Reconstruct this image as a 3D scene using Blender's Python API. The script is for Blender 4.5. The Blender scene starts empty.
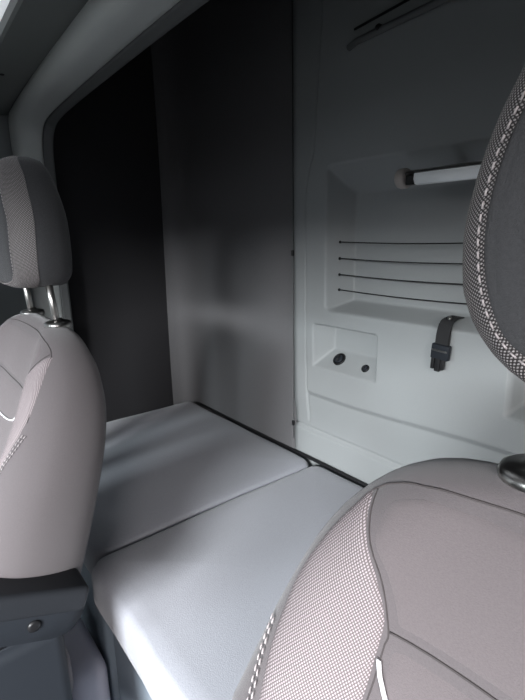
import bpy, bmesh, math, random
from mathutils import Vector, Matrix
from mathutils.bvhtree import BVHTree
from mathutils.geometry import tessellate_polygon
random.seed(4)
sc = bpy.context.scene
COL = sc.collection
D = bpy.data

# ------------------------------------------------------------------ camera
cam_d = D.cameras.new('camera'); cam = D.objects.new('camera', cam_d); COL.objects.link(cam)
cam_d.sensor_fit = 'VERTICAL'; cam_d.sensor_height = 36.0; cam_d.lens = 36.0 * 467 / 700
cam_d.clip_start = 0.01
R_ = Vector((0.62595, 0.77960, -0.02003)); U_ = Vector((-0.17549, 0.16583, 0.97041)); B_ = Vector((0.75986, -0.60392, 0.24061))
M = Matrix(((R_.x, U_.x, B_.x, 0.0), (R_.y, U_.y, B_.y, -1.01), (R_.z, U_.z, B_.z, 1.27), (0, 0, 0, 1)))
cam.matrix_world = M
sc.camera = cam

# ------------------------------------------------------------------ light
w = D.worlds.new('sky'); sc.world = w; w.use_nodes = True
_nt = w.node_tree; _bg = _nt.nodes['Background']
_tc = _nt.nodes.new('ShaderNodeTexCoord'); _sp = _nt.nodes.new('ShaderNodeSeparateXYZ'); _cr = _nt.nodes.new('ShaderNodeValToRGB')
_nt.links.new(_tc.outputs['Generated'], _sp.inputs[0]); _nt.links.new(_sp.outputs['Z'], _cr.inputs[0]); _nt.links.new(_cr.outputs[0], _bg.inputs[0])
_cr.color_ramp.elements[0].position = 0.0; _cr.color_ramp.elements[0].color = (0.14, 0.14, 0.14, 1)
_cr.color_ramp.elements[1].position = 0.35; _cr.color_ramp.elements[1].color = (0.80, 0.88, 1.0, 1)
_bg.inputs[1].default_value = 1.0
def area(name, loc, target, sx, sy, power, color):
    l = D.lights.new(name, 'AREA'); l.shape = 'RECTANGLE'; l.size = sx; l.size_y = sy; l.energy = power; l.color = color
    o = D.objects.new(name, l); COL.objects.link(o); o.location = loc
    o.rotation_euler = (Vector(target) - Vector(loc)).to_track_quat('-Z', 'Y').to_euler()
    return o
area('windscreen_daylight', (1.3, -4.1, 2.22), (-0.7, -0.2, 0.65), 1.5, 0.8, 640, (0.94, 0.97, 1.0))
area('windscreen_far_daylight', (-0.9, -4.4, 2.20), (-1.4, -0.4, 0.6), 0.7, 0.7, 90, (0.84, 0.95, 1.0))
area('door_daylight', (2.7, -3.2, 2.50), (-0.7, -0.4, 0.7), 1.6, 1.1, 260, (1.0, 0.95, 0.95))
sc.view_settings.view_transform = 'Standard'
sc.view_settings.look = 'None'
sc.view_settings.gamma = 1.0
sc.view_settings.exposure = 0.0
try: sc.view_settings.use_curve_mapping = False
except Exception: pass

# ------------------------------------------------------------------ materials
def mat(name, col, rough=0.6, metal=0.0, spec=0.4, noise=0.0, nscale=200.0, bump=0.0, bscale=600.0, sheen=0.0, emit=None, estr=0.0):
    m = D.materials.new(name); m.use_nodes = True
    nt = m.node_tree; b = nt.nodes['Principled BSDF']
    b.inputs['Base Color'].default_value = (*col, 1); b.inputs['Roughness'].default_value = rough
    b.inputs['Metallic'].default_value = metal; b.inputs['Specular IOR Level'].default_value = spec
    if sheen: b.inputs['Sheen Weight'].default_value = sheen
    if emit: b.inputs['Emission Color'].default_value = (*emit, 1); b.inputs['Emission Strength'].default_value = estr
    tc = nt.nodes.new('ShaderNodeTexCoord')
    if noise > 0:
        n = nt.nodes.new('ShaderNodeTexNoise'); n.inputs['Scale'].default_value = nscale; n.inputs['Detail'].default_value = 6
        nt.links.new(tc.outputs['Object'], n.inputs['Vector'])
        r = nt.nodes.new('ShaderNodeMapRange'); r.inputs[1].default_value = 0.3; r.inputs[2].default_value = 0.7
        r.inputs[3].default_value = 1 - noise; r.inputs[4].default_value = 1 + noise
        nt.links.new(n.outputs['Fac'], r.inputs[0])
        mx = nt.nodes.new('ShaderNodeVectorMath'); mx.operation = 'SCALE'; mx.inputs[0].default_value = col
        nt.links.new(r.outputs[0], mx.inputs['Scale']); nt.links.new(mx.outputs[0], b.inputs['Base Color'])
    if bump > 0:
        n2 = nt.nodes.new('ShaderNodeTexNoise'); n2.inputs['Scale'].default_value = bscale; n2.inputs['Detail'].default_value = 3
        nt.links.new(tc.outputs['Object'], n2.inputs['Vector'])
        bp = nt.nodes.new('ShaderNodeBump'); bp.inputs['Strength'].default_value = bump; bp.inputs['Distance'].default_value = 0.001
        nt.links.new(n2.outputs['Fac'], bp.inputs['Height']); nt.links.new(bp.outputs[0], b.inputs['Normal'])
    return m

def weave(name, dark, light, pitch, angle=45.0, rough=0.7, ratio=1.0, thr=0.5):
    """woven spacer mesh: two crossed wave patterns over the UV map (UVs in metres)"""
    m = D.materials.new(name); m.use_nodes = True
    nt = m.node_tree; b = nt.nodes['Principled BSDF']; b.inputs['Roughness'].default_value = rough; b.inputs['Specular IOR Level'].default_value = 0.4
    uv = nt.nodes.new('ShaderNodeUVMap')
    outs = []
    for sgn, p in ((1, pitch), (-1, pitch * ratio)):
        mp = nt.nodes.new('ShaderNodeMapping'); mp.inputs['Rotation'].default_value = (0, 0, math.radians(angle * sgn))
        nt.links.new(uv.outputs[0], mp.inputs[0])
        wv = nt.nodes.new('ShaderNodeTexWave'); wv.wave_type = 'BANDS'; wv.bands_direction = 'X'
        wv.inputs['Scale'].default_value = 0.314159 / p; wv.inputs['Distortion'].default_value = 0.0
        nt.links.new(mp.outputs[0], wv.inputs['Vector']); outs.append(wv.outputs['Fac'])
    mu = nt.nodes.new('ShaderNodeMath'); mu.operation = 'MULTIPLY'
    nt.links.new(outs[0], mu.inputs[0]); nt.links.new(outs[1], mu.inputs[1])
    rp = nt.nodes.new('ShaderNodeValToRGB')
    rp.color_ramp.elements[0].position = 0.08 * thr * 2; rp.color_ramp.elements[0].color = (*dark, 1)
    rp.color_ramp.elements[1].position = min(0.95, 0.6 * thr * 2); rp.color_ramp.elements[1].color = (*light, 1)
    nt.links.new(mu.outputs[0], rp.inputs[0]); nt.links.new(rp.outputs[0], b.inputs['Base Color'])
    bp = nt.nodes.new('ShaderNodeBump'); bp.inputs['Strength'].default_value = 0.5; bp.inputs['Distance'].default_value = 0.0006
    nt.links.new(mu.outputs[0], bp.inputs['Height']); nt.links.new(bp.outputs[0], b.inputs['Normal'])
    return m

M_panel = mat('moulded_plastic_grey', (0.31, 0.325, 0.325), 0.50, noise=0.02, nscale=400, bump=0.12, bscale=900)
M_felt = mat('felt_wall_lining', (0.15, 0.147, 0.15), 0.95, spec=0.1, noise=0.05, nscale=300, bump=0.4, bscale=700)
M_dlining = mat('dark_lining', (0.036, 0.035, 0.037), 0.95, spec=0.1, bump=0.4, bscale=600)  # one dark lining colour for the end wall and sleeper ceiling
M_frame = mat('frame_plastic', (0.50, 0.52, 0.505), 0.42, noise=0.02, nscale=300, bump=0.15, bscale=800)
M_gasket = mat('frame_gasket_plastic', (0.12, 0.125, 0.125), 0.55)
M_roof = mat('roof_plastic', (0.16, 0.17, 0.165), 0.6, bump=0.2)
M_roofl = mat('roof_cloth', (0.80, 0.80, 0.79), 0.8, bump=0.2)
M_side = mat('door_side_plastic', (0.22, 0.235, 0.24), 0.5, bump=0.2)
M_matt = mat('mattress_cloth', (0.305, 0.31, 0.34), 0.95, spec=0.1, noise=0.05, nscale=300, bump=0.5, bscale=500, sheen=0.3)
M_base = mat('bunk_base_plastic', (0.19, 0.225, 0.26), 0.45, bump=0.2)
M_black = mat('black_plastic', (0.012, 0.012, 0.013), 0.4)
M_cord = mat('black_elastic', (0.008, 0.008, 0.009), 0.7)
M_web = mat('black_webbing', (0.02, 0.02, 0.021), 0.8, bump=0.6, bscale=900)
M_chrome = mat('polished_steel', (0.50, 0.48, 0.46), 0.32, metal=1.0)
M_dchrome = mat('dark_steel', (0.30, 0.29, 0.28), 0.28, metal=1.0)
M_beige = mat('lamp_cap_plastic', (0.52, 0.47, 0.44), 0.5)
M_lens = mat('lamp_diffuser', (0.88, 0.90, 0.90), 0.25, emit=(0.85, 0.93, 1.0), estr=0.07)  # faint glow added to brighten the unlit lamp's diffuser
M_floor = mat('floor_rubber', (0.05, 0.05, 0.055), 0.8, bump=0.5, bscale=200)
M_cover = mat('grey_vinyl', (0.62, 0.59, 0.67), 0.6, bump=0.2)
M_skin = mat('seat_cloth_dark', (0.108, 0.095, 0.098), 0.9, spec=0.2, noise=0.06, nscale=700, bump=0.4, bscale=1200, sheen=0.25)
M_cent = mat('seat_cloth_centre', (0.122, 0.105, 0.108), 0.9, spec=0.2, noise=0.06, nscale=700, bump=0.4, bscale=1200, sheen=0.25)
M_hr = mat('headrest_cloth', (0.055, 0.055, 0.058), 0.85, spec=0.2, noise=0.12, nscale=500, bump=0.5, bscale=1200, sheen=0.15)
M_mesh = weave('bolster_spacer_mesh', (0.12, 0.10, 0.10), (0.40, 0.345, 0.36), 0.0020, 38)
M_strip = weave('headrest_spacer_mesh', (0.035, 0.03, 0.03), (0.42, 0.39, 0.385), 0.0021, 62, thr=0.55)
M_thread = mat('pale_thread', (0.42, 0.38, 0.38), 0.8)
M_pipe = mat('white_piping', (0.75, 0.75, 0.76), 0.6)
M_seam = mat('seam_thread_dark', (0.06, 0.052, 0.052), 0.9)
M_arm = mat('armrest_vinyl', (0.022, 0.024, 0.028), 0.5, spec=0.2, bump=0.3, bscale=900)
M_arms = mat('armrest_side_plastic', (0.020, 0.023, 0.028), 0.5, spec=0.15, bump=0.2)
M_glass = mat('clear_glass', (0.9, 0.95, 0.95), 0.02)
M_glass.node_tree.nodes['Principled BSDF'].inputs['Transmission Weight'].default_value = 1.0

M_sky = D.materials.new('added_pane_translucent'); M_sky.use_nodes = True  # material of the pane added to brighten the roof strip
_n = M_sky.node_tree; _t = _n.nodes.new('ShaderNodeBsdfTranslucent'); _t.inputs[0].default_value = (0.95, 0.94, 0.90, 1)
_n.links.new(_t.outputs[0], _n.nodes['Material Output'].inputs[0])

# ------------------------------------------------------------------ helpers
def link(name, me, material, parent=None, smooth=True, loc=None):
    o = D.objects.new(name, me); COL.objects.link(o)
    mats = material if isinstance(material, (list, tuple)) else [material]
    for m in mats: me.materials.append(m)
    if smooth:
        for p in me.polygons: p.use_smooth = True
    if parent is not None: o.parent = parent
    if loc is not None: o.location = loc
    return o
def from_bm(name, bm, material, parent=None, smooth=True, loc=None, recalc=True):
    if recalc: bmesh.ops.recalc_face_normals(bm, faces=bm.faces)
    me = D.meshes.new(name); bm.to_mesh(me); bm.free()
    return link(name, me, material, parent, smooth, loc)
def tag(o, label, cat, group=None, kind=None):
    o['label'] = label; o['category'] = cat
    if group: o['group'] = group
    if kind: o['kind'] = kind
    return o
def structure(o): o['kind'] = 'structure'; return o
def empty(name, loc, rz=0.0):
    o = D.objects.new(name, None); COL.objects.link(o); o.location = loc; o.rotation_euler = (0, 0, rz); o.empty_display_size = 0.05
    return o
def box(bm, x0, x1, y0, y1, z0, z1, bev=0.0, seg=3):
    r = bmesh.ops.create_cube(bm, size=1.0)
    vs = r['verts']
    for v in vs: v.co = Vector(((x0 + x1) / 2 + v.co.x * (x1 - x0), (y0 + y1) / 2 + v.co.y * (y1 - y0), (z0 + z1) / 2 + v.co.z * (z1 - z0)))
    if bev > 0:
        es = list({e for v in vs for e in v.link_edges})
        r = bmesh.ops.bevel(bm, geom=es, offset=bev, segments=seg, affect='EDGES', profile=0.5)
        vs = list({v for f in r['faces'] for v in f.verts})
    return vs
def newbox(name, x0, x1, y0, y1, z0, z1, material, bev=0.0, parent=None, seg=3, smooth=None):
    bm = bmesh.new(); box(bm, x0, x1, y0, y1, z0, z1, bev, seg)
    return from_bm(name, bm, material, parent, smooth=(bev > 0) if smooth is None else smooth)
def catmull(pts, n, closed=False):
    pts = [Vector(p) for p in pts]; out = []; N = len(pts)
    segs = N if closed else N - 1
    for i in range(segs):
        if closed: p0, p1, p2, p3 = pts[(i - 1) % N], pts[i], pts[(i + 1) % N], pts[(i + 2) % N]
        else:
            p1, p2 = pts[i], pts[i + 1]
            p0 = pts[i - 1] if i > 0 else p1 * 2 - p2
            p3 = pts[i + 2] if i + 2 < N else p2 * 2 - p1
        for k in range(n):
            t = k / n
            out.append(0.5 * ((2 * p1) + (p2 - p0) * t + (2 * p0 - 5 * p1 + 4 * p2 - p3) * t * t + (3 * p1 - p0 - 3 * p2 + p3) * t ** 3))
    if not closed: out.append(pts[-1])
    return out
def tube(bm, path, r, n=8, cap=True):
    path = [Vector(p) for p in path]; rings = []
    up = None
    for i, p in enumerate(path):
        t = (path[min(i + 1, len(path) - 1)] - path[max(i - 1, 0)]).normalized()
        if up is None:
            up = Vector((0, 0, 1)) if abs(t.z) < 0.9 else Vector((1, 0, 0))
        s = t.cross(up).normalized(); up = s.cross(t).normalized()
        rr = r(i / (len(path) - 1)) if callable(r) else r
        rings.append([bm.verts.new(p + (s * math.cos(a) + up * math.sin(a)) * rr) for a in [2 * math.pi * k / n for k in range(n)]])
    for a, b in zip(rings, rings[1:]):
        for k in range(n): bm.faces.new((a[k], a[(k + 1) % n], b[(k + 1) % n], b[k]))
    if cap: bm.faces.new(rings[0]); bm.faces.new(rings[-1])
def lathe(bm, prof, origin, axis=(0, 0, 1), n=28):
    ax = Vector(axis).normalized(); s = ax.orthogonal().normalized(); t = ax.cross(s); rings = []
    for r, h in prof:
        rings.append([bm.verts.new(Vector(origin) + ax * h + (s * math.cos(2 * math.pi * k / n) + t * math.sin(2 * math.pi * k / n)) * max(r, 1e-5)) for k in range(n)])
    for a, b in zip(rings, rings[1:]):
        for k in range(n): bm.faces.new((a[k], a[(k + 1) % n], b[(k + 1) % n], b[k]))
    bm.faces.new(rings[0]); bm.faces.new(rings[-1])
def loft(bm, rings, closed=True, cap=True):
    vr = [[bm.verts.new(p) for p in r] for r in rings]; n = len(vr[0])
    for a, b in zip(vr, vr[1:]):
        for k in range(n if closed else n - 1): bm.faces.new((a[k], a[(k + 1) % n], b[(k + 1) % n], b[k]))
    if cap: bm.faces.new(vr[0]); bm.faces.new(vr[-1])
    return vr
def interp(tab, x):
    """smooth (Catmull-like cubic Hermite) interpolation in a table of rows keyed by first column"""
    rows = sorted(tab)
    if x <= rows[0][0]: return rows[0][1:]
    if x >= rows[-1][0]: return rows[-1][1:]
    for i in range(len(rows) - 1):
        if rows[i][0] <= x <= rows[i + 1][0]:
            a, b = rows[i], rows[i + 1]; h = b[0] - a[0]; t = (x - a[0]) / h; out = []
            for c in range(1, len(a)):
                d = (b[c] - a[c]) / h
                def slope(j):
                    if j <= 0 or j >= len(rows) - 1: return d
                    l = (rows[j][c] - rows[j - 1][c]) / (rows[j][0] - rows[j - 1][0]); r = (rows[j + 1][c] - rows[j][c]) / (rows[j + 1][0] - rows[j][0])
                    return 0.0 if l * r <= 0 else 2 * l * r / (l + r)
                m0, m1 = slope(i), slope(i + 1)
                out.append((2 * t**3 - 3 * t**2 + 1) * a[c] + (t**3 - 2 * t**2 + t) * h * m0 + (-2 * t**3 + 3 * t**2) * b[c] + (t**3 - t**2) * h * m1)
            return tuple(out)
def smooth01(x): x = min(1.0, max(0.0, x)); return x * x * (3 - 2 * x)

# ------------------------------------------------------------------ cab shell
XL, XR, YF, ZC = -1.84, 0.95, -2.35, 1.66
structure(newbox('floor', XL - 0.05, XR + 0.05, YF - 0.05, 0.12, -0.05, 0.0, M_floor))
# rear wall: lining behind the bunk's far half, a moulded plastic panel on the near half
def felt_rear():
    bm = bmesh.new(); nx, nz = 60, 50; g = []
    for i in range(nx + 1):
        x = XL + (-1.104 - XL) * i / nx; col = []
        for j in range(nz + 1):
            z = 0.40 + 1.85 * j / nz
            t = (x - XL) / 0.14
            y = 0.0
            if t < 1: y = -0.07 * (1 - math.sqrt(max(0, 1 - (1 - t) ** 2)))      # rolls round into the end wall
            y += 0.006 * math.sin(z * 3.1 + x * 2)
            col.append(bm.verts.new((x, y, z)))
        g.append(col)
    for i in range(nx):
        for j in range(nz): bm.faces.new((g[i][j], g[i + 1][j], g[i + 1][j + 1], g[i][j + 1]))
    return bm
o = structure(from_bm('wall_rear', felt_rear(), M_felt)); sol = o.modifiers.new('thick', 'SOLIDIFY'); sol.thickness = 0.03; sol.offset = 1
structure(newbox('wall_back_shell', XL - 0.05, XR + 0.05, 0.13, 0.17, 0, 2.3, M_base))
def rrsdf(x, z, x0, x1, z0, z1, r):
    cx, cz = (x0 + x1) / 2, (z0 + z1) / 2
    qx = abs(x - cx) - (x1 - x0) / 2 + r; qz = abs(z - cz) - (z1 - z0) / 2 + r
    return math.hypot(max(qx, 0), max(qz, 0)) + min(max(qx, qz), 0) - r
def groove_x(z): return interp([(0.5, -1.042), (0.67, -1.038), (1.0, -1.046), (1.366, -1.046), (1.524, -1.012), (1.857, -0.985), (2.3, -0.95)], z)[0]
def tapered(x, z, x0, x1, z0, z1, sl, sr, st, sb, r):
    """0 outside the recess rim, 1 on its back; each side has its own slope width"""
    s = rrsdf(x, z, x0, x1, z0, z1, r)
    if s >= 0: return 0.0
    d = [(x - x0) / sl, (x1 - x) / sr, (z1 - z) / st, (z - z0) / sb]
    k = 30.0
    v = -math.log(sum(math.exp(-k * min(q, 3)) for q in d)) / k
    v = min(v, -s / min(sl, sr, st, sb) * 1.2)
    v = min(1.0, max(0.0, v))
    # rounded rim, crisp bottom
    return v if v > 0.12 else v * v / 0.24 + v * 0.5
def panel_y(x, z):
    y = 0.0
    # raised field right of the groove and above the lower band
    gx = groove_x(z)
    field = smooth01((x - gx - 0.002) / 0.010) * smooth01((z - 0.760 - 0.02 * smooth01((-0.9 - x) * -2)) / 0.022)
    y -= 0.012 * field
    y += 0.008 * smooth01((0.762 - z) / 0.11)
    # fine groove
    y += 0.006 * math.exp(-((x - gx) / 0.0035) ** 2) * smooth01((z - 0.66) / 0.02)
    # band seam low down
    y += 0.005 * math.exp(-((z - 0.645) / 0.0035) ** 2)
    y += -0.006 * smooth01((0.640 - z) / 0.01)
    # big storage pocket
    y += 0.078 * tapered(x, z, -0.957, -0.435, 1.046, 1.452, 0.046, 0.03, 0.075, 0.028, 0.022)
    # padded lip under the pocket
    # socket tray: wedge with a sloping floor
    t = tapered(x, z, -1.006, -0.764, 0.866, 1.001, 0.045, 0.012, 0.008, 0.056, 0.006)
    y += 0.055 * t
    # seat belt recess at the near end
    y += 0.09 * tapered(x, z, -0.418, 0.10, 0.872, 1.30, 0.012, 0.03, 0.03, 0.022, 0.012)
    return y
def axis_vals(a, b, fine, coarse, zones):
    v = a; out = [a]
    while v < b - 1e-6:
        st = coarse
        for z0, z1 in zones:
            if z0 <= v <= z1: st = fine
            elif v < z0: st = min(st, max(fine, z0 - v))
        v = min(b, v + st); out.append(v)
    return out
xs = axis_vals(-1.104, 0.50, 0.004, 0.02, [(-1.07, -0.36)])
zs = axis_vals(0.50, 2.25, 0.004, 0.02, [(0.62, 0.67), (0.74, 1.10), (1.34, 1.47)])
bm = bmesh.new(); G = [[bm.verts.new((x, panel_y(x, z), z)) for z in zs] for x in xs]
for i in range(len(xs) - 1):
    for j in range(len(zs) - 1): bm.faces.new((G[i][j], G[i + 1][j], G[i + 1][j + 1], G[i][j + 1]))
# returned edges so the panel is a solid moulding
for line, dy in (([G[0][j] for j in range(len(zs))], 0.03), ([G[-1][j] for j in range(len(zs))], 0.03)):
    bk = [bm.verts.new((v.co.x, v.co.y + dy, v.co.z)) for v in line]
    for j in range(len(line) - 1): bm.faces.new((line[j], line[j + 1], bk[j + 1], bk[j]))
panel = structure(from_bm('wall_rear_panel', bm, M_panel))

# far end wall of the bunk and of the cab, with the far door window
structure(newbox('wall_left', XL - 0.04, XL, -0.56, 0.12, 0.0, 2.3, M_dlining))
structure(newbox('wall_left_rear', XL - 0.04, XL, -0.72, -0.56, 0.0, 2.3, M_side))
structure(newbox('wall_left_lower', XL - 0.04, XL, YF, -0.72, 0.0, 1.15, M_side))
structure(newbox('wall_left_upper', XL - 0.04, XL, YF, -0.72, 1.58, 1.70, M_side))
structure(newbox('wall_left_front', XL - 0.04, XL, YF, -1.75, 1.15, 1.58, M_side))
structure(newbox('wall_left_post', XL - 0.04, XL, -0.98, -0.72, 1.15, 1.58, M_side))
wf = structure(newbox('window_1', XL - 0.035, XL - 0.03, -1.75, -0.98, 1.15, 1.58, M_glass))
structure(newbox('wall_left_shade_pillar', XL, -1.52, -0.93, -0.78, 0.0, 1.66, M_side, bev=0.03))  # pillar added and widened to shade the far mattress end
bt_ = empty('seat_belt', (-1.38, -0.83, 0.5)); tag(bt_, 'grey seat belt webbing hanging upright behind the far seat headrest', 'belt')  # belt set in the gap to split the light into two streaks
ribbon_rings = [[Vector((x0 + dx, -0.83 + dy, z)) - Vector((-1.38, -0.83, 0.5)) for dx, dy in ((-0.024, -0.001), (0.024, -0.001), (0.024, 0.001), (-0.024, 0.001))] for x0, z in ((-1.38, 0.42), (-1.38, 0.8), (-1.39, 1.2), (-1.42, 1.50), (-1.43, 1.56))]
bm = bmesh.new(); loft(bm, ribbon_rings); from_bm('webbing', bm, mat('grey_webbing', (0.16, 0.16, 0.17), 0.8, bump=0.4), bt_, smooth=False)
bm = bmesh.new(); box(bm, -0.13, -0.02, -0.012, 0.012, 1.045, 1.085, 0.006); from_bm('belt_guide', bm, M_black, bt_)
# near side: open door, wall behind it
structure(newbox('wall_right', XR, XR + 0.04, -1.0, 0.12, 0.0, 2.3, M_side))
structure(newbox('wall_right_front', XR, XR + 0.04, YF, -2.05, 0.0, 2.3, M_side))
structure(newbox('wall_right_upper', XR, XR + 0.04, -2.05, -1.0, 1.66, 1.72, M_side))
structure(newbox('wall_bunk_end', 0.50, 0.53, -0.74, 0.12, 0.0, 2.25, M_felt))
# front: dashboard bulkhead below the windscreen
structure(newbox('wall_front', XL, XR, YF - 0.04, YF, 0.0, 0.95, M_side))
structure(newbox('wall_front_upper', XL, XR, YF - 0.04, YF, 1.60, 2.3, M_side))
# ceiling of the driving area (dark moulding by the frame, pale cloth further forward) and of the sleeper
def arch_z(x): return 1.664 + 0.062 * (1 - ((x + 0.44) / 1.40) ** 2)
def arched(name, y0, y1, dz, th, material, n=48):
    bm = bmesh.new(); rings = []
    for i in range(n + 1):
        x = XL + (XR - XL) * i / n; z = arch_z(x) + dz
        rings.append([Vector((x, y0, z)), Vector((x, y0 + 0.006, z - 0.004)), Vector((x, y1 - 0.006, z - 0.004)), Vector((x, y1, z)), Vector((x, y1, z + th)), Vector((x, y0, z + th))])
    loft(bm, rings); return structure(from_bm(name, bm, material, smooth=False))
arched('ceiling_trim', -0.720, -0.602, 0.008, 0.04, M_roof)
arched('ceiling_front', YF, -1.15, 0.014, 0.04, M_roofl)
def ceiling_strip(name, x0, x1, y0, y1, material):
    bm = bmesh.new(); loft(bm, [[Vector((x, y0, arch_z(x) + 0.014)), Vector((x, y1, arch_z(x) + 0.014)), Vector((x, y1, arch_z(x) + 0.054)), Vector((x, y0, arch_z(x) + 0.054))] for x in [x0 + (x1 - x0) * i / 16 for i in range(17)]])
    return structure(from_bm(name, bm, material, smooth=False))
ceiling_strip('ceiling_side', XL, -1.66, -1.15, -0.718, M_roofl)
ceiling_strip('ceiling_middle', -0.60, XR, -1.15, -0.718, M_roofl)
# added translucent pane between the two strips, brightens the roof there
bm = bmesh.new(); loft(bm, [[Vector((x, -1.15, arch_z(x) + 0.030)), Vector((x, -0.718, arch_z(x) + 0.030))] for x in [-1.66 + 1.06 * i / 16 for i in range(17)]], closed=False, cap=False)
structure(from_bm('added_roof_pane', bm, M_sky, smooth=False))

structure(newbox('ceiling', XL, XR, -0.53, 0.12, 2.2, 2.24, M_dlining))
bm = bmesh.new(); loft(bm, [[Vector((x, -0.585, arch_z(x) + 0.0)), Vector((x, -0.53, arch_z(x) + 0.0)), Vector((x, -0.53, 2.24)), Vector((x, -0.585, 2.24))] for x in [XL + (XR - XL) * i / 30 for i in range(31)]])
structure(from_bm('wall_header', bm, M_felt, smooth=False))

# ------------------------------------------------------------------ sleeper opening frame (arched beam + far leg)
def frame_path():
    # outer corner line and inner corner line, both as (x, z) loops from the foot of the far leg up and across
    return None
def beam():
    # control stations: outer edge (x,z) at y=-0.615 and inner edge (x,z) at y=-0.47
    st = [((-1.808, 0.56), (-1.765, 0.56)), ((-1.808, 0.9), (-1.765, 0.9)), ((-1.808, 1.25), (-1.763, 1.25)), ((-1.812, 1.50), (-1.760, 1.47)),
          ((-1.818, 1.600), (-1.752, 1.560)), ((-1.803, 1.655), (-1.715, 1.612)), ((-1.74, 1.672), (-1.64, 1.635)), ((-1.55, 1.690), (-1.47, 1.645)),
          ((-1.25, 1.712), (-1.20, 1.653)), ((-0.9, 1.727), (-0.85, 1.660)), ((-0.3, 1.733), (-0.3, 1.664)), ((0.48, 1.720), (0.48, 1.660))]
    outer = catmull([Vector((a[0], 0, a[1])) for a, b in st], 10); inner = catmull([Vector((b[0], 0, b[1])) for a, b in st], 10)
    main, lip = [], []
    for po, pi in zip(outer, inner):
        prof_m, prof_l = [], []
        # convex face sweeping from the outer edge (front) round to the gasket, then a flat inner lip
        d = pi - po
        for k in range(15):
            t = k / 14
            bulge = math.sin(math.pi * t)
            p = po + d * t * 0.92
            y = -0.612 + 0.080 * t
            n = Vector((d.z, 0, -d.x))
            prof_m.append(Vector((p.x, y - 0.022 * bulge, p.z)) + d * 0.32 * bulge)
        a = prof_m[-1]
        for k in range(5):
            t = k / 4
            prof_l.append(Vector((po.x + d.x * (0.93 + 0.07 * t), -0.530 + 0.032 * t, po.z + d.z * (0.93 + 0.07 * t))))
        back = Vector((po.x - d.x * 0.10, -0.500, po.z - d.z * 0.10)); fo = Vector((po.x - d.x * 0.10, -0.600, po.z - d.z * 0.10))
        main.append(prof_m + [Vector((po.x + d.x * 0.6, -0.52, po.z + d.z * 0.6)), Vector((fo.x, -0.52, fo.z)), fo])
        lip.append(prof_l + [back])
    return main, lip
fr = empty('sleeper_opening_frame', (-1.77, -0.55, 0.56)); fr_off = Vector((1.77, 0.55, -0.56))
main, lip = beam()
bm = bmesh.new(); loft(bm, [[p + fr_off for p in r] for r in main]); from_bm('frame_moulding', bm, M_frame, fr)
bm = bmesh.new(); loft(bm, [[p + fr_off for p in r] for r in lip]); from_bm('inner_lip', bm, M_gasket, fr)
fr['kind'] = 'structure'
for nm, ex in (('trim_1', fr),): ex.name = nm
bm = bmesh.new(); lathe(bm, [(0, 0), (0.006, 0), (0.006, -0.003), (0.004, -0.005), (0, -0.005)], (0, 0, 0), (0, 0, 1), 16)
tag(from_bm('screw_cap', bm, M_black, loc=(-1.50, -0.68, arch_z(-1.50) + 0.006)), 'tiny black screw cap in the dark roof moulding at upper left', 'screw cap')
# ------------------------------------------------------------------ bunk
structure_base = empty('bunk_base', (-0.68, -0.35, 0.0))
tag(structure_base, 'dark grey moulded bunk box under the mattress with a ribbed front', 'bunk')
newbox('front_panel', -1.10, 1.15, -0.365, -0.30, 0.005, 0.43, M_base, bev=0.02, parent=structure_base)
newbox('carcass', -1.10, 1.15, -0.30, 0.33, 0.005, 0.43, M_base, parent=structure_base)
newbox('corner_post', -0.385, -0.315, -0.385, -0.35, 0.005, 0.425, M_base, bev=0.012, parent=structure_base)

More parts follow.
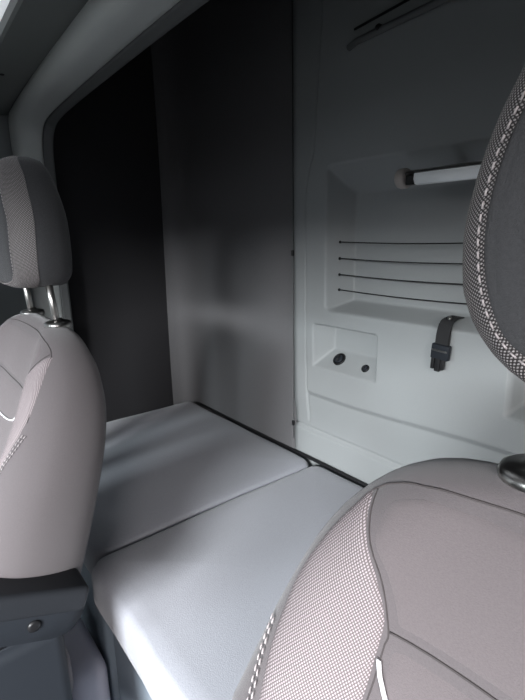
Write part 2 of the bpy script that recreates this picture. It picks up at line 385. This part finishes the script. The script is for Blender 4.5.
def cushion(name, x0, x1, y0, y1, z0, z1, label, puff=0.008, bowl=0.0):
    bm = bmesh.new(); nx, ny = 44, 40; r = 0.022
    def se(t):  # superellipse-like rounding
        return t
    rings = []
    # top grid with rounded edge, plus bottom
    def ring(inset, z, wob=0.0):
        pts = []
        X0, X1, Y0, Y1 = x0 + inset, x1 - inset, y0 + inset, y1 - inset; rad = max(0.004, 0.045 - inset)
        N = 14; per = []
        def side(a, b, n): 
            for k in range(n): per.append(a.lerp(b, k / n))
        cs = [(X1 - rad, Y0 + rad, -90), (X1 - rad, Y1 - rad, 0), (X0 + rad, Y1 - rad, 90), (X0 + rad, Y0 + rad, 180)]
        for ci, (cx, cy, a0) in enumerate(cs):
            for k in range(7):
                a = math.radians(a0 + 90 * k / 6); per.append(Vector((cx + rad * math.cos(a), cy + rad * math.sin(a), z)))
            nx_ = cs[(ci + 1) % 4]; a = math.radians(a0 + 90); st = per[-1].copy(); a2 = math.radians(nx_[2]); en = Vector((nx_[0] + rad * math.cos(a2), nx_[1] + rad * math.sin(a2), z))
            for k in range(1, 24): per.append(st.lerp(en, k / 24))
        return per
    for inset, z in ((0.02, z0), (0.006, z0 + 0.008), (0, z0 + 0.03), (0, z1 - r), (0.004, z1 - r * 0.55), (0.010, z1 - r * 0.18), (0.019, z1)): rings.append(ring(inset, z))
    for inset in (0.05, 0.09, 0.14, 0.2, 0.27, 0.34): 
        if inset < min(x1 - x0, y1 - y0) / 2 - 0.01: rings.append(ring(inset, z1 + puff * smooth01(inset / 0.2)))
    # soft undulation
    for i, rg in enumerate(rings):
        for p in rg:
            if i >= 2:
                nz = math.sin(p.x * 9 + p.y * 5) * 0.0016 + math.sin(p.x * 17 - p.y * 13 + 1) * 0.0012
                if i >= 5: p.z += nz
                if p.y < y0 + 0.05: p.y += math.sin(p.x * 23) * 0.003 + math.sin(p.x * 61) * 0.0012
    loft(bm, [[Vector(p) for p in rg] for rg in rings])
    # piping line round the top edge
    o = from_bm(name, bm, M_matt)
    bm = bmesh.new(); pth = [p + Vector((0, 0, 0.001)) for p in rings[4]]; pth.append(pth[0]); tube(bm, [p + Vector((0, 0, -0.012)) for p in pth], 0.0018, 6, cap=False)
    pp = from_bm('edge_seam', bm, M_matt, o)
    return tag(o, label, 'mattress')
c1 = cushion('mattress_section', -1.79, -0.989, -0.735, -0.013, 0.435, 0.545, 'grey cloth mattress section at the far dark end, crossed by streaks of light')
c2 = cushion('mattress_section', -0.985, 0.48, -0.760, -0.014, 0.435, 0.551, 'grey cloth mattress section nearer the camera, between the seats and the plastic wall panel', puff=0.010)

# ------------------------------------------------------------------ fittings on the rear panel
bm_y = lambda x, z: panel_y(x, z)
for k, z in enumerate((1.244, 1.198, 1.152, 1.108)):
    e = empty('elastic_cord', (-0.60, 0.02, z))
    words = ['topmost of the four', 'second from top of the four', 'third from top of the four', 'lowest of the four']
    tag(e, 'thin black elastic cord across the wall pocket, %s' % words[k], 'cord', group='elastic cords across the storage pocket')
    bm = bmesh.new(); tube(bm, [(-0.329 + 0.48 * q / 20, 0.0 - 0.004 * math.sin(math.pi * q / 20), -0.004 * math.sin(math.pi * q / 20)) for q in range(21)], 0.0016, 8)
    from_bm('cord', bm, M_cord, e)
    for sx in (-0.329, 0.151):
        bm = bmesh.new(); lathe(bm, [(0.0, -0.003), (0.0035, -0.002), (0.0042, 0.0), (0.003, 0.002), (0, 0.003)], (sx, 0, 0), (1, 0, 0), 14); from_bm('end_knot', bm, M_cord, e)
# reading light bar
la = empty('reading_lamp', (-0.695, -0.04, 1.388)); tag(la, 'slim tubular reading light with beige end cap at the top of the wall pocket', 'lamp')
bm = bmesh.new(); lathe(bm, [(0.0, -0.006), (0.014, -0.005), (0.0205, 0.0), (0.0225, 0.007), (0.0225, 0.018), (0.019, 0.024), (0.0, 0.024)], (0, 0, 0), (1, 0, 0), 32); from_bm('end_cap', bm, M_beige, la)
bm = bmesh.new()
prof = [(-0.010, 0.013), (0.012, 0.018), (0.018, 0.010), (0.018, -0.012), (0.0, -0.014), (-0.016, 0.008)]
loft(bm, [[Vector((x, p[0], p[1])) for p in prof] for x in (0.022, 0.270)]); from_bm('housing', bm, M_dchrome, la, smooth=False)
bm = bmesh.new()
prof = [(-0.018, 0.006), (-0.0195, -0.006), (-0.014, -0.016), (-0.004, -0.018), (0.0, -0.0135), (-0.0145, 0.0075)]
loft(bm, [[Vector((x, p[0], p[1])) for p in prof] for x in (0.050, 0.266)]); from_bm('diffuser', bm, M_lens, la)
newbox('switch', 0.030, 0.049, -0.021, -0.004, -0.017, 0.003, M_black, bev=0.002, parent=la)
newbox('bracket', 0.10, 0.13, 0.012, 0.09, -0.005, 0.012, M_dchrome, bev=0.002, parent=la)
# sockets in the tray
def on_tray(x, z):
    e = 0.002; y = panel_y(x, z); n = Vector((-(panel_y(x + e, z) - panel_y(x - e, z)) / (2 * e) * -1, -1, (panel_y(x, z + e) - panel_y(x, z - e)) / (2 * e)))
    n = Vector(((panel_y(x + e, z) - y) / e, -1, (panel_y(x, z + e) - y) / e)); return Vector((x, y, z)), n.normalized()
for nm, (x, z, r), lab in (('power_socket', (-0.922, 0.898, 0.021), 'round black power socket with ridged flip cap in the small wall tray'), ('small_socket', (-0.818, 0.892, 0.012), 'small round black jack socket beside the power socket in the wall tray')):
    p, n = on_tray(x, z)
    e = empty(nm, p); tag(e, lab, 'socket')
    bm = bmesh.new(); lathe(bm, [(0, -0.004), (r, -0.004), (r * 1.0, 0.003), (r * 0.86, 0.0055), (r * 0.82, 0.004), (r * 0.8, 0.002), (0, 0.002)], (0, 0, 0), n, 28); from_bm('rim', bm, M_black, e)
    bm = bmesh.new()
    lathe(bm, [(0, 0.002), (r * 0.7, 0.002), (r * 0.68, 0.007), (r * 0.5, 0.008), (0, 0.008)], (0, 0, 0), n, 24); cp = from_bm('cap', bm, M_arms, e)
    bm = bmesh.new(); s = n.orthogonal().normalized(); t = n.cross(Vector((1, 0, 0))).normalized()
    tube(bm, [n * 0.009 - t * r * 0.55, n * 0.0095, n * 0.009 + t * r * 0.55], r * 0.14, 8); from_bm('grip', bm, M_black, cp)
# strap and buckle hanging over the pocket lip
st = empty('retaining_strap', (-0.568, -0.012, 1.06)); tag(st, 'short black webbing strap with side-release buckle hanging below the wall pocket', 'strap')
def ribbon(name, path, wd, th, material, parent, tilt=0.0):
    path = catmull(path, 6); bm = bmesh.new(); rings = []
    for i, p in enumerate(path):
        t = (path[min(i + 1, len(path) - 1)] - path[max(i - 1, 0)]).normalized()
        s = Vector((1, 0, 0)); n = s.cross(t).normalized(); s = t.cross(n).normalized()
        rings.append([p - s * wd / 2 - n * th / 2, p + s * wd / 2 - n * th / 2, p + s * wd / 2 + n * th / 2, p - s * wd / 2 + n * th / 2])
    loft(bm, rings); return from_bm(name, bm, material, parent, smooth=False)
ribbon('webbing', [(0.012, 0.030, 0.014), (0.010, 0.012, 0.013), (0.008, -0.006, 0.008), (0.005, -0.012, -0.006), (0.004, -0.013, -0.030), (0.003, -0.014, -0.050)], 0.032, 0.0022, M_web, st)
ribbon('webbing_tail', [(0.007, -0.015, 0.000), (0.005, -0.019, -0.02), (0.004, -0.020, -0.04), (0.003, -0.019, -0.050)], 0.032, 0.0022, M_web, st)
bk = empty('buckle_pivot', (0, 0, 0)); D.objects.remove(bk)
bm = bmesh.new(); box(bm, -0.022, 0.022, -0.008, 0.006, -0.020, 0.016, 0.003); buckle = from_bm('buckle', bm, M_arms, st, loc=(0.003, -0.018, -0.062)); buckle.rotation_euler = (0, math.radians(4), 0)
for nm, (x0, x1, z0, z1) in (('slot_bar', (-0.019, 0.019, -0.001, 0.004)), ('prong', (-0.019, -0.011, -0.046, -0.018)), ('prong', (0.005, 0.013, -0.044, -0.018)), ('release_tab', (-0.009, 0.004, -0.050, -0.016))):
    newbox(nm, x0, x1, -0.0105 if nm == 'slot_bar' else -0.007, 0.004, z0, z1, M_dchrome if nm == 'slot_bar' else M_black, bev=0.0015, parent=buckle)
# screw/anchor cap where the strap is fixed
bm = bmesh.new(); lathe(bm, [(0, -0.002), (0.005, -0.001), (0.0045, 0.002), (0, 0.003)], (0.010, -0.0035, 0.0145), (0, -0.6, 0.8), 16); from_bm('rivet', bm, M_chrome, st)
# closed upper-bunk hinge rail high on the panel
hr = empty('upper_rail', (-0.78, -0.012, 1.72)); tag(hr, 'dark slim rail with end hook high on the plastic panel above the pocket', 'rail')
bm = bmesh.new(); tube(bm, [(-0.10, -0.004, -0.004), (-0.07, -0.010, 0.0), (0.3, -0.012, 0.016), (0.6, -0.012, 0.02)], lambda t: 0.008, 10); from_bm('rail_bar', bm, M_gasket, hr)
bm = bmesh.new(); tube(bm, [(-0.085, -0.002, 0.032), (0.16, -0.006, 0.048), (0.55, -0.006, 0.06)], 0.003, 8); from_bm('upper_strip', bm, M_black, hr)
bm = bmesh.new(); lathe(bm, [(0, 0), (0.008, 0), (0.008, 0.012), (0.005, 0.016), (0, 0.016)], (-0.003, -0.004, 0.008), (0, -1, 0), 18); from_bm('rail_screw', bm, M_black, hr)
# panel clips on the vertical joint and joint strip
bm = bmesh.new(); tube(bm, [(-1.104, -0.0025, 0.585), (-1.104, -0.0025, 1.2), (-1.104, -0.0025, 2.15)], 0.0016, 6); structure(from_bm('trim_2', bm, M_gasket))
for z, lab in ((1.211, 'tiny black clip halfway up the joint between lining and plastic panel'), (0.642, 'tiny black clip near the foot of the joint between lining and plastic panel')):
    bm = bmesh.new(); box(bm, -0.004, 0.004, -0.004, 0.004, -0.009, 0.009, 0.002); o = from_bm('panel_clip', bm, M_black, loc=(-1.104, -0.005, z)); tag(o, lab, 'clip', group='clips on the panel joint')
# black tube in the gap along the mattress back edge
bm = bmesh.new(); tube(bm, [(-1.80, -0.006, 0.540), (-1.2, -0.006, 0.540), (-0.99, -0.006, 0.544), (0.47, -0.006, 0.546)], 0.006, 8); structure(from_bm('trim_3', bm, M_black))

# ------------------------------------------------------------------ seats
# rows: z, back y (rel), depth, half width, centre recess
BT = [(0.50, -0.130, 0.230, 0.200, 0.045), (0.60, -0.105, 0.222, 0.228, 0.045), (0.70, -0.074, 0.210, 0.262, 0.042), (0.865, -0.027, 0.190, 0.270, 0.038),
      (0.95, -0.006, 0.164, 0.259, 0.032), (1.00, 0.000, 0.144, 0.246, 0.028), (1.04, -0.001, 0.122, 0.229, 0.020), (1.075, -0.008, 0.092, 0.203, 0.012),
      (1.100, -0.016, 0.064, 0.170, 0.006), (1.112, -0.026, 0.040, 0.130, 0.002), (1.118, -0.034, 0.022, 0.080, 0.0), (1.120, -0.042, 0.006, 0.030, 0.0)]
def back_ring(z, tab=BT):
    yb, d, hw, rc = interp(tab, z); yf = yb - d
    half = [(0.0, yf + rc), (0.35 * hw, yf + rc), (0.58 * hw, yf + rc * 0.75), (0.78 * hw, yf + rc * 0.12), (0.92 * hw, yf + 0.10 * d), (1.0 * hw, yf + 0.36 * d), (0.985 * hw, yf + 0.68 * d), (0.90 * hw, yb - 0.08 * d), (0.70 * hw, yb), (0.3 * hw, yb), (0.0, yb)]
    pts = [Vector((x, y, z)) for x, y in half] + [Vector((-x, y, z)) for x, y in reversed(half[1:-1])]
    return catmull(pts, 4, closed=True)
ZB = [0.50 + 0.02 * i for i in range(26)] + [1.01, 1.025, 1.04, 1.052, 1.064, 1.075, 1.085, 1.093, 1.100, 1.105, 1.109, 1.112, 1.115, 1.117, 1.119, 1.120]
# headrest rows: z, back y, depth, half width
HT = [(1.184, -0.024, 0.060, 0.064), (1.187, -0.010, 0.084, 0.094), (1.196, -0.004, 0.096, 0.114), (1.210, 0.0, 0.103, 0.129), (1.235, 0.0, 0.108, 0.140), (1.265, 0.0, 0.110, 0.142),
      (1.300, 0.0, 0.108, 0.137), (1.330, -0.003, 0.103, 0.127), (1.358, -0.007, 0.096, 0.112), (1.385, -0.013, 0.086, 0.095), (1.402, -0.022, 0.066, 0.078), (1.411, -0.034, 0.032, 0.046)]
def head_ring(z):
    yb, d, hw = interp(HT, z); yf = yb - d
    half = [(0.0, yf), (0.40 * hw, yf), (0.72 * hw, yf + 0.05 * d), (0.84 * hw, yf + 0.13 * d), (0.95 * hw, yf + 0.30 * d), (1.0 * hw, yf + 0.50 * d), (0.97 * hw, yf + 0.76 * d), (0.84 * hw, yb - 0.06 * d), (0.5 * hw, yb), (0.0, yb)]
    pts = [Vector((x, y, z)) for x, y in half] + [Vector((-x, y, z)) for x, y in reversed(half[1:-1])]
    return catmull(pts, 4, closed=True)
ZH = [1.184, 1.1855, 1.187, 1.191, 1.196, 1.202, 1.210, 1.22, 1.235, 1.25, 1.265, 1.28, 1.3, 1.315, 1.33, 1.345, 1.358, 1.37, 1.38, 1.39, 1.397, 1.402, 1.407, 1.411]
_bm = bmesh.new(); loft(_bm, [back_ring(z) for z in ZB]); bmesh.ops.recalc_face_normals(_bm, faces=_bm.faces); BACK = BVHTree.FromBMesh(_bm); _bm.free()
_bm = bmesh.new(); loft(_bm, [head_ring(z) for z in ZH]); bmesh.ops.recalc_face_normals(_bm, faces=_bm.faces); HEAD = BVHTree.FromBMesh(_bm); _bm.free()
def snap(bvh, a, z, ctr, off, side=None):
    """point of the surface seen from the front at (a, z), pushed outward; side shifts the cast for wrap-round bits"""
    o = Vector((a, -1.0, z)); h = bvh.ray_cast(o, Vector((0, 1, 0)))
    if h[0] is None:
        h = bvh.find_nearest(Vector((a, ctr, z)))
        return h[0] + h[1] * off, h[1]
    n = h[1]; 
    return h[0] + n * off, n
def patch(name, bvh, rows, material, parent, nu=16, nv=40, h=0.004, edge=0.006, sign=1, ctr=-0.1, base=-0.002):
    """upholstery panel: rows = [(z, aL, aR)], puffed above the body and sunk along its seams"""
    bm = bmesh.new(); uvl = bm.loops.layers.uv.new('UVMap'); z0, z1 = rows[0][0], rows[-1][0]; g = []; uvs = {}
    for j in range(nv + 1):
        z = z0 + (z1 - z0) * j / nv; aL, aR = interp(rows, z); r = []
        for i in range(nu + 1):
            s = i / nu; s = 0.5 - 0.5 * math.cos(math.pi * s) if nu > 6 else s
            a = aL + (aR - aL) * s
            e = min((a - aL), (aR - a), (z - z0), (z1 - z)); off = base + h * math.sqrt(smooth01(e / edge))
            p, n = snap(bvh, a * sign, z, ctr, off)
            v = bm.verts.new(p); r.append(v); uvs[v] = (p.x * sign, p.z + (p.y) * 0.0)
        g.append(r)
    # arc length in u so the weave does not stretch where the surface turns sideways
    for r in g:
        acc = g[0][0].co.x * 0; base_u = r[len(r) // 2].co.x * sign
        L = [0.0]
        for k in range(1, len(r)): L.append(L[-1] + (r[k].co - r[k - 1].co).length)
        mid = L[len(r) // 2]
        for k, v in enumerate(r): uvs[v] = (base_u + L[k] - mid, v.co.z * 1.08)
    for j in range(nv):
        for i in range(nu):
            f = bm.faces.new((g[j][i], g[j][i + 1], g[j + 1][i + 1], g[j + 1][i]))
            for l in f.loops: l[uvl].uv = uvs[l.vert]
    o = from_bm(name, bm, material, parent)
    # face outward
    me = o.data; me.update()
    s = sum(p.normal.y for p in me.polygons)
    if s > 0: me.flip_normals()
    return o
def stitches(name, bvh, pts, material, parent, r=0.0009, L=0.0055, gap=0.003, off=0.0022, ctr=-0.1, n=12):
    path = catmull([Vector((a, 0, z)) for a, z in pts], 40); P = [snap(bvh, p.x, p.z, ctr, off)[0] for p in path]
    cum = [0.0]
    for a, b in zip(P, P[1:]): cum.append(cum[-1] + (b - a).length)
    def at(s):
        for i in range(len(P) - 1):
            if cum[i + 1] >= s: return P[i].lerp(P[i + 1], (s - cum[i]) / max(1e-9, cum[i + 1] - cum[i]))
        return P[-1]
    bm = bmesh.new(); s = 0.0
    while s + L < cum[-1]:
        a, c = at(s), at(s + L); tube(bm, [a, (a + c) / 2 + Vector((0, -0.0004, 0)), c], r, 5); s += L + gap
    return from_bm(name, bm, material, parent)
def cordline(name, bvh, pts, r, material, parent, off=0.0005, ctr=-0.1):
    path = catmull([Vector((a, 0, z)) for a, z in pts], 24); bm = bmesh.new()
    tube(bm, [snap(bvh, p.x, p.z, ctr, off)[0] for p in path], r, 7); return from_bm(name, bm, material, parent)
# bolster mesh insert in seat coordinates (z, inner, outer) for the side a > 0
BOLSTER = [(0.62, 0.150, 0.202), (0.75, 0.148, 0.204), (0.86, 0.146, 0.208), (0.92, 0.146, 0.213), (0.95, 0.146, 0.221), (0.975, 0.145, 0.226), (1.0, 0.1445, 0.227), (1.012, 0.144, 0.225), (1.04, 0.155, 0.216), (1.062, 0.172, 0.205), (1.083, 0.186, 0.193)]
def make_seat(x, y, label, arm):
    s = empty('truck_seat', (x, y, 0.0)); tag(s, label, 'seat')
    bm = bmesh.new(); loft(bm, [back_ring(z) for z in ZB]); back = from_bm('backrest', bm, M_skin, s)
    for sg in (1, -1):
        patch('bolster_mesh_panel', BACK, BOLSTER, M_mesh, back, nu=16, nv=70, h=0.0045, edge=0.008, sign=sg)
        st_line = [((r[2] + 0.004) * sg, r[0]) for r in BOLSTER[:-5]]
        stitches('bolster_stitching', BACK, st_line, M_thread, back, r=0.0007, L=0.0045)
        stitches('bolster_stitching', BACK, [(a + 0.0045 * sg, z) for a, z in st_line], M_thread, back, r=0.0007, L=0.0045)
        cordline('bolster_seam', BACK, [((r[1] - 0.001) * sg, r[0]) for r in BOLSTER], 0.0005, M_seam, back)
    cordline('piping', BACK, [(-0.144, 0.993), (-0.139, 0.982), (-0.129, 0.970), (-0.105, 0.957), (-0.06, 0.948), (0, 0.945), (0.06, 0.948), (0.105, 0.957), (0.129, 0.970), (0.139, 0.982), (0.144, 0.993)], 0.0017, M_pipe, back, off=0.0026)
    patch('upper_panel', BACK, [(1.013, -0.141, 0.141), (1.025, -0.145, 0.145), (1.045, -0.156, 0.156), (1.065, -0.172, 0.172), (1.083, -0.173, 0.173), (1.093, -0.155, 0.155), (1.101, -0.125, 0.125)], M_cent, back, nu=36, nv=24, h=0.0030, edge=0.010)
    patch('centre_panel', BACK, [(0.56, -0.145, 0.145), (0.75, -0.146, 0.146), (0.9, -0.144, 0.144), (1.010, -0.142, 0.142)], M_cent, back, nu=30, nv=40, h=0.003, edge=0.010)
    cordline('top_seam', BACK, [(-0.190, 1.080), (-0.176, 1.090), (-0.152, 1.099), (-0.11, 1.1045), (0, 1.107), (0.11, 1.1045), (0.152, 1.099), (0.176, 1.090), (0.190, 1.080)], 0.0007, M_seam, back)
    cordline('side_seam', BACK, [(0.190, 1.080), (0.207, 1.05), (0.218, 1.02), (0.226, 0.99)], 0.0006, M_seam, back)
    cordline('cross_seam', BACK, [(-0.142, 1.0115), (-0.06, 1.0115), (0, 1.0115), (0.06, 1.0115), (0.142, 1.0115)], 0.0008, M_seam, back)
    # headrest
    bm = bmesh.new(); loft(bm, [head_ring(z) for z in ZH]); head = from_bm('headrest', bm, M_hr, s)
    FP = [(1.199, -0.066, 0.066), (1.208, -0.086, 0.086), (1.22, -0.099, 0.099), (1.245, -0.108, 0.108), (1.275, -0.1105, 0.1105), (1.305, -0.106, 0.106), (1.33, -0.096, 0.096), (1.36, -0.080, 0.080), (1.385, -0.058, 0.058), (1.393, -0.045, 0.045)]
    patch('front_panel', HEAD, FP, M_hr, head, nu=30, nv=40, h=0.003, edge=0.010, ctr=-0.05)
    # mesh border strip: swept round the front edge
    for_edge = [(r[2], r[0]) for r in FP]
    loop_ = [(0.0, 1.192)] + for_edge + [(0.0, 1.389)]
    loop_ = [(a, z) for a, z in loop_] + [(-a, z) for a, z in reversed(loop_[1:-1])]
    inner = catmull([Vector((a, 0, z)) for a, z in loop_], 8, closed=True)
    c0 = Vector((0, 0, 1.29)); bm = bmesh.new(); uvl = bm.loops.layers.uv.new('UVMap'); rows_ = []; L = 0.0; prev = None
    for p in inner + [inner[0]]:
        p0, n0 = snap(HEAD, p.x, p.z, -0.05, 0.0012)
        dirv = (p - c0); dirv.normalize(); r = [p0]
        cur = p0
        for k in range(13):     # walk outward and back over the rounded edge
            step = Vector((dirv.x, 0.35 + 0.10 * k, dirv.z)).normalized() * 0.0036
            h = HEAD.find_nearest(cur + step); cur = h[0] + h[1] * 0.0012; r.append(cur)
        if prev is not None: L += (r[4] - prev).length
        prev = r[4]; rows_.append((L, [bm.verts.new(q) for q in r]))
    for (La, a), (Lb, b) in zip(rows_, rows_[1:]):
        for k in range(13):
            f = bm.faces.new((a[k], a[k + 1], b[k + 1], b[k])); q = ((k * .0036, La), ((k + 1) * .0036, La), ((k + 1) * .0036, Lb), (k * .0036, Lb))
            vm = {a[k]: q[0], a[k + 1]: q[1], b[k + 1]: q[2], b[k]: q[3]}
            for l in f.loops: l[uvl].uv = vm[l.vert]
    from_bm('mesh_border', bm, M_strip, head)
    stl = [(p.x * 1.02, 1.29 + (p.z - 1.29) * 1.015) for p in inner][::6]; stl.append(stl[0])
    stitches('border_stitching', HEAD, stl, M_thread, head, r=0.0006, L=0.0036, gap=0.0026, off=0.0026, ctr=-0.05)
    for sg in (1, -1):
        bm = bmesh.new(); tube(bm, [(0.094 * sg, -0.038, 1.10), (0.094 * sg, -0.042, 1.15), (0.094 * sg, -0.046, 1.20)], 0.0062, 16)
        post = from_bm('headrest_post', bm, M_chrome, s)
        bm = bmesh.new(); lathe(bm, [(0.007, 1.094), (0.020, 1.096), (0.0235, 1.100), (0.0240, 1.105), (0.0225, 1.109), (0.019, 1.111), (0.010, 1.112), (0.0085, 1.115), (0.007, 1.116)], (0.094 * sg, -0.038, 0.012), (0, 0, 1), 28)
        from_bm('post_collar', bm, M_dchrome, post)
    # seat pan
    bm = bmesh.new(); box(bm, -0.245, 0.245, -0.62, -0.12, 0.42, 0.555, 0.045, 5); from_bm('seat_cushion', bm, M_skin, s)
    bm = bmesh.new(); box(bm, -0.23, 0.23, -0.58, -0.13, 0.30, 0.43, 0.03, 4); from_bm('seat_pan', bm, M_arms, s)
    bm = bmesh.new(); box(bm, -0.18, 0.18, -0.52, -0.16, 0.0, 0.32, 0.02, 3); from_bm('seat_base', bm, M_black, s)
    bm = bmesh.new(); box(bm, 0.238, 0.272, -0.42, -0.136, 0.30, 0.64, 0.018, 5); from_bm('hinge_cover', bm, M_side if False else M_arms, s)
    if arm:
        ar = D.objects.new('armrest', None)
        piv = Vector((0.284, -0.140, 0.690))
        # outline in the (forward, up) plane, then tilted up
        pts = [(-0.030, 0.000), (-0.027, 0.020), (-0.012, 0.030), (0.06, 0.030), (0.30, 0.030), (0.335, 0.020), (0.34, 0.0), (0.33, -0.022), (0.30, -0.032), (0.05, -0.038), (0.005, -0.038), (-0.020, -0.026)]
        ol = catmull([Vector((0, -p[0], p[1])) for p in pts], 5, closed=True)
        bm = bmesh.new()
        loft(bm, [[Vector((x, p.y * s_ + (1 - s_) * -0.15, p.z * q_)) for p in ol] for x, s_, q_ in ((-0.028, 0.97, 0.80), (-0.024, 1.0, 0.95), (-0.010, 1.0, 1.0), (0.014, 1.0, 1.0), (0.022, 1.0, 0.96), (0.027, 0.985, 0.86))])
        a_ = from_bm('armrest', bm, M_arms, s, loc=piv); a_.rotation_euler = (math.radians(-22), 0, 0)
        bm = bmesh.new(); box(bm, -0.040, 0.029, -0.345, 0.031, 0.004, 0.046, 0.010, 5); from_bm('armrest_pad', bm, M_arm, a_)
        bm = bmesh.new(); lathe(bm, [(0, 0), (0.0095, 0), (0.0095, 0.003), (0.006, 0.005), (0, 0.004)], (0.0265, -0.045, -0.006), (1, 0, 0), 24); bt = from_bm('pivot_cap', bm, M_black, a_)
        bm = bmesh.new(); lathe(bm, [(0, 0), (0.020, 0.0), (0.019, 0.006), (0.010, 0.009), (0, 0.009)], (0.232, -0.150, 0.742), (1, 0, 0.15), 26); hub = from_bm('armrest_hub', bm, M_black, s)
        bm = bmesh.new(); lathe(bm, [(0, 0.0), (0.0055, 0.001), (0.0075, 0.006), (0.005, 0.011), (0, 0.013)], (0.240, -0.152, 0.745), (1, 0, 0.15), 20); from_bm('chrome_bolt', bm, M_chrome, hub)
    return s
make_seat(-0.992, -0.738, 'dark cloth truck seat at the far side with its armrest and side panel in view', True)
make_seat(-0.008, -0.668, 'brownish cloth truck seat close up at the right with woven mesh bolster and large headrest', False)

# vinyl hump on the floor behind the far seat
bm = bmesh.new(); box(bm, -0.17, 0.17, -0.055, 0.055, 0.0, 0.30, 0.05, 6); o = from_bm('storage_bag', bm, M_cover, loc=(-1.10, -0.80, 0.0)); tag(o, 'pale lilac grey vinyl bag on the floor below the far seat armrest', 'bag')
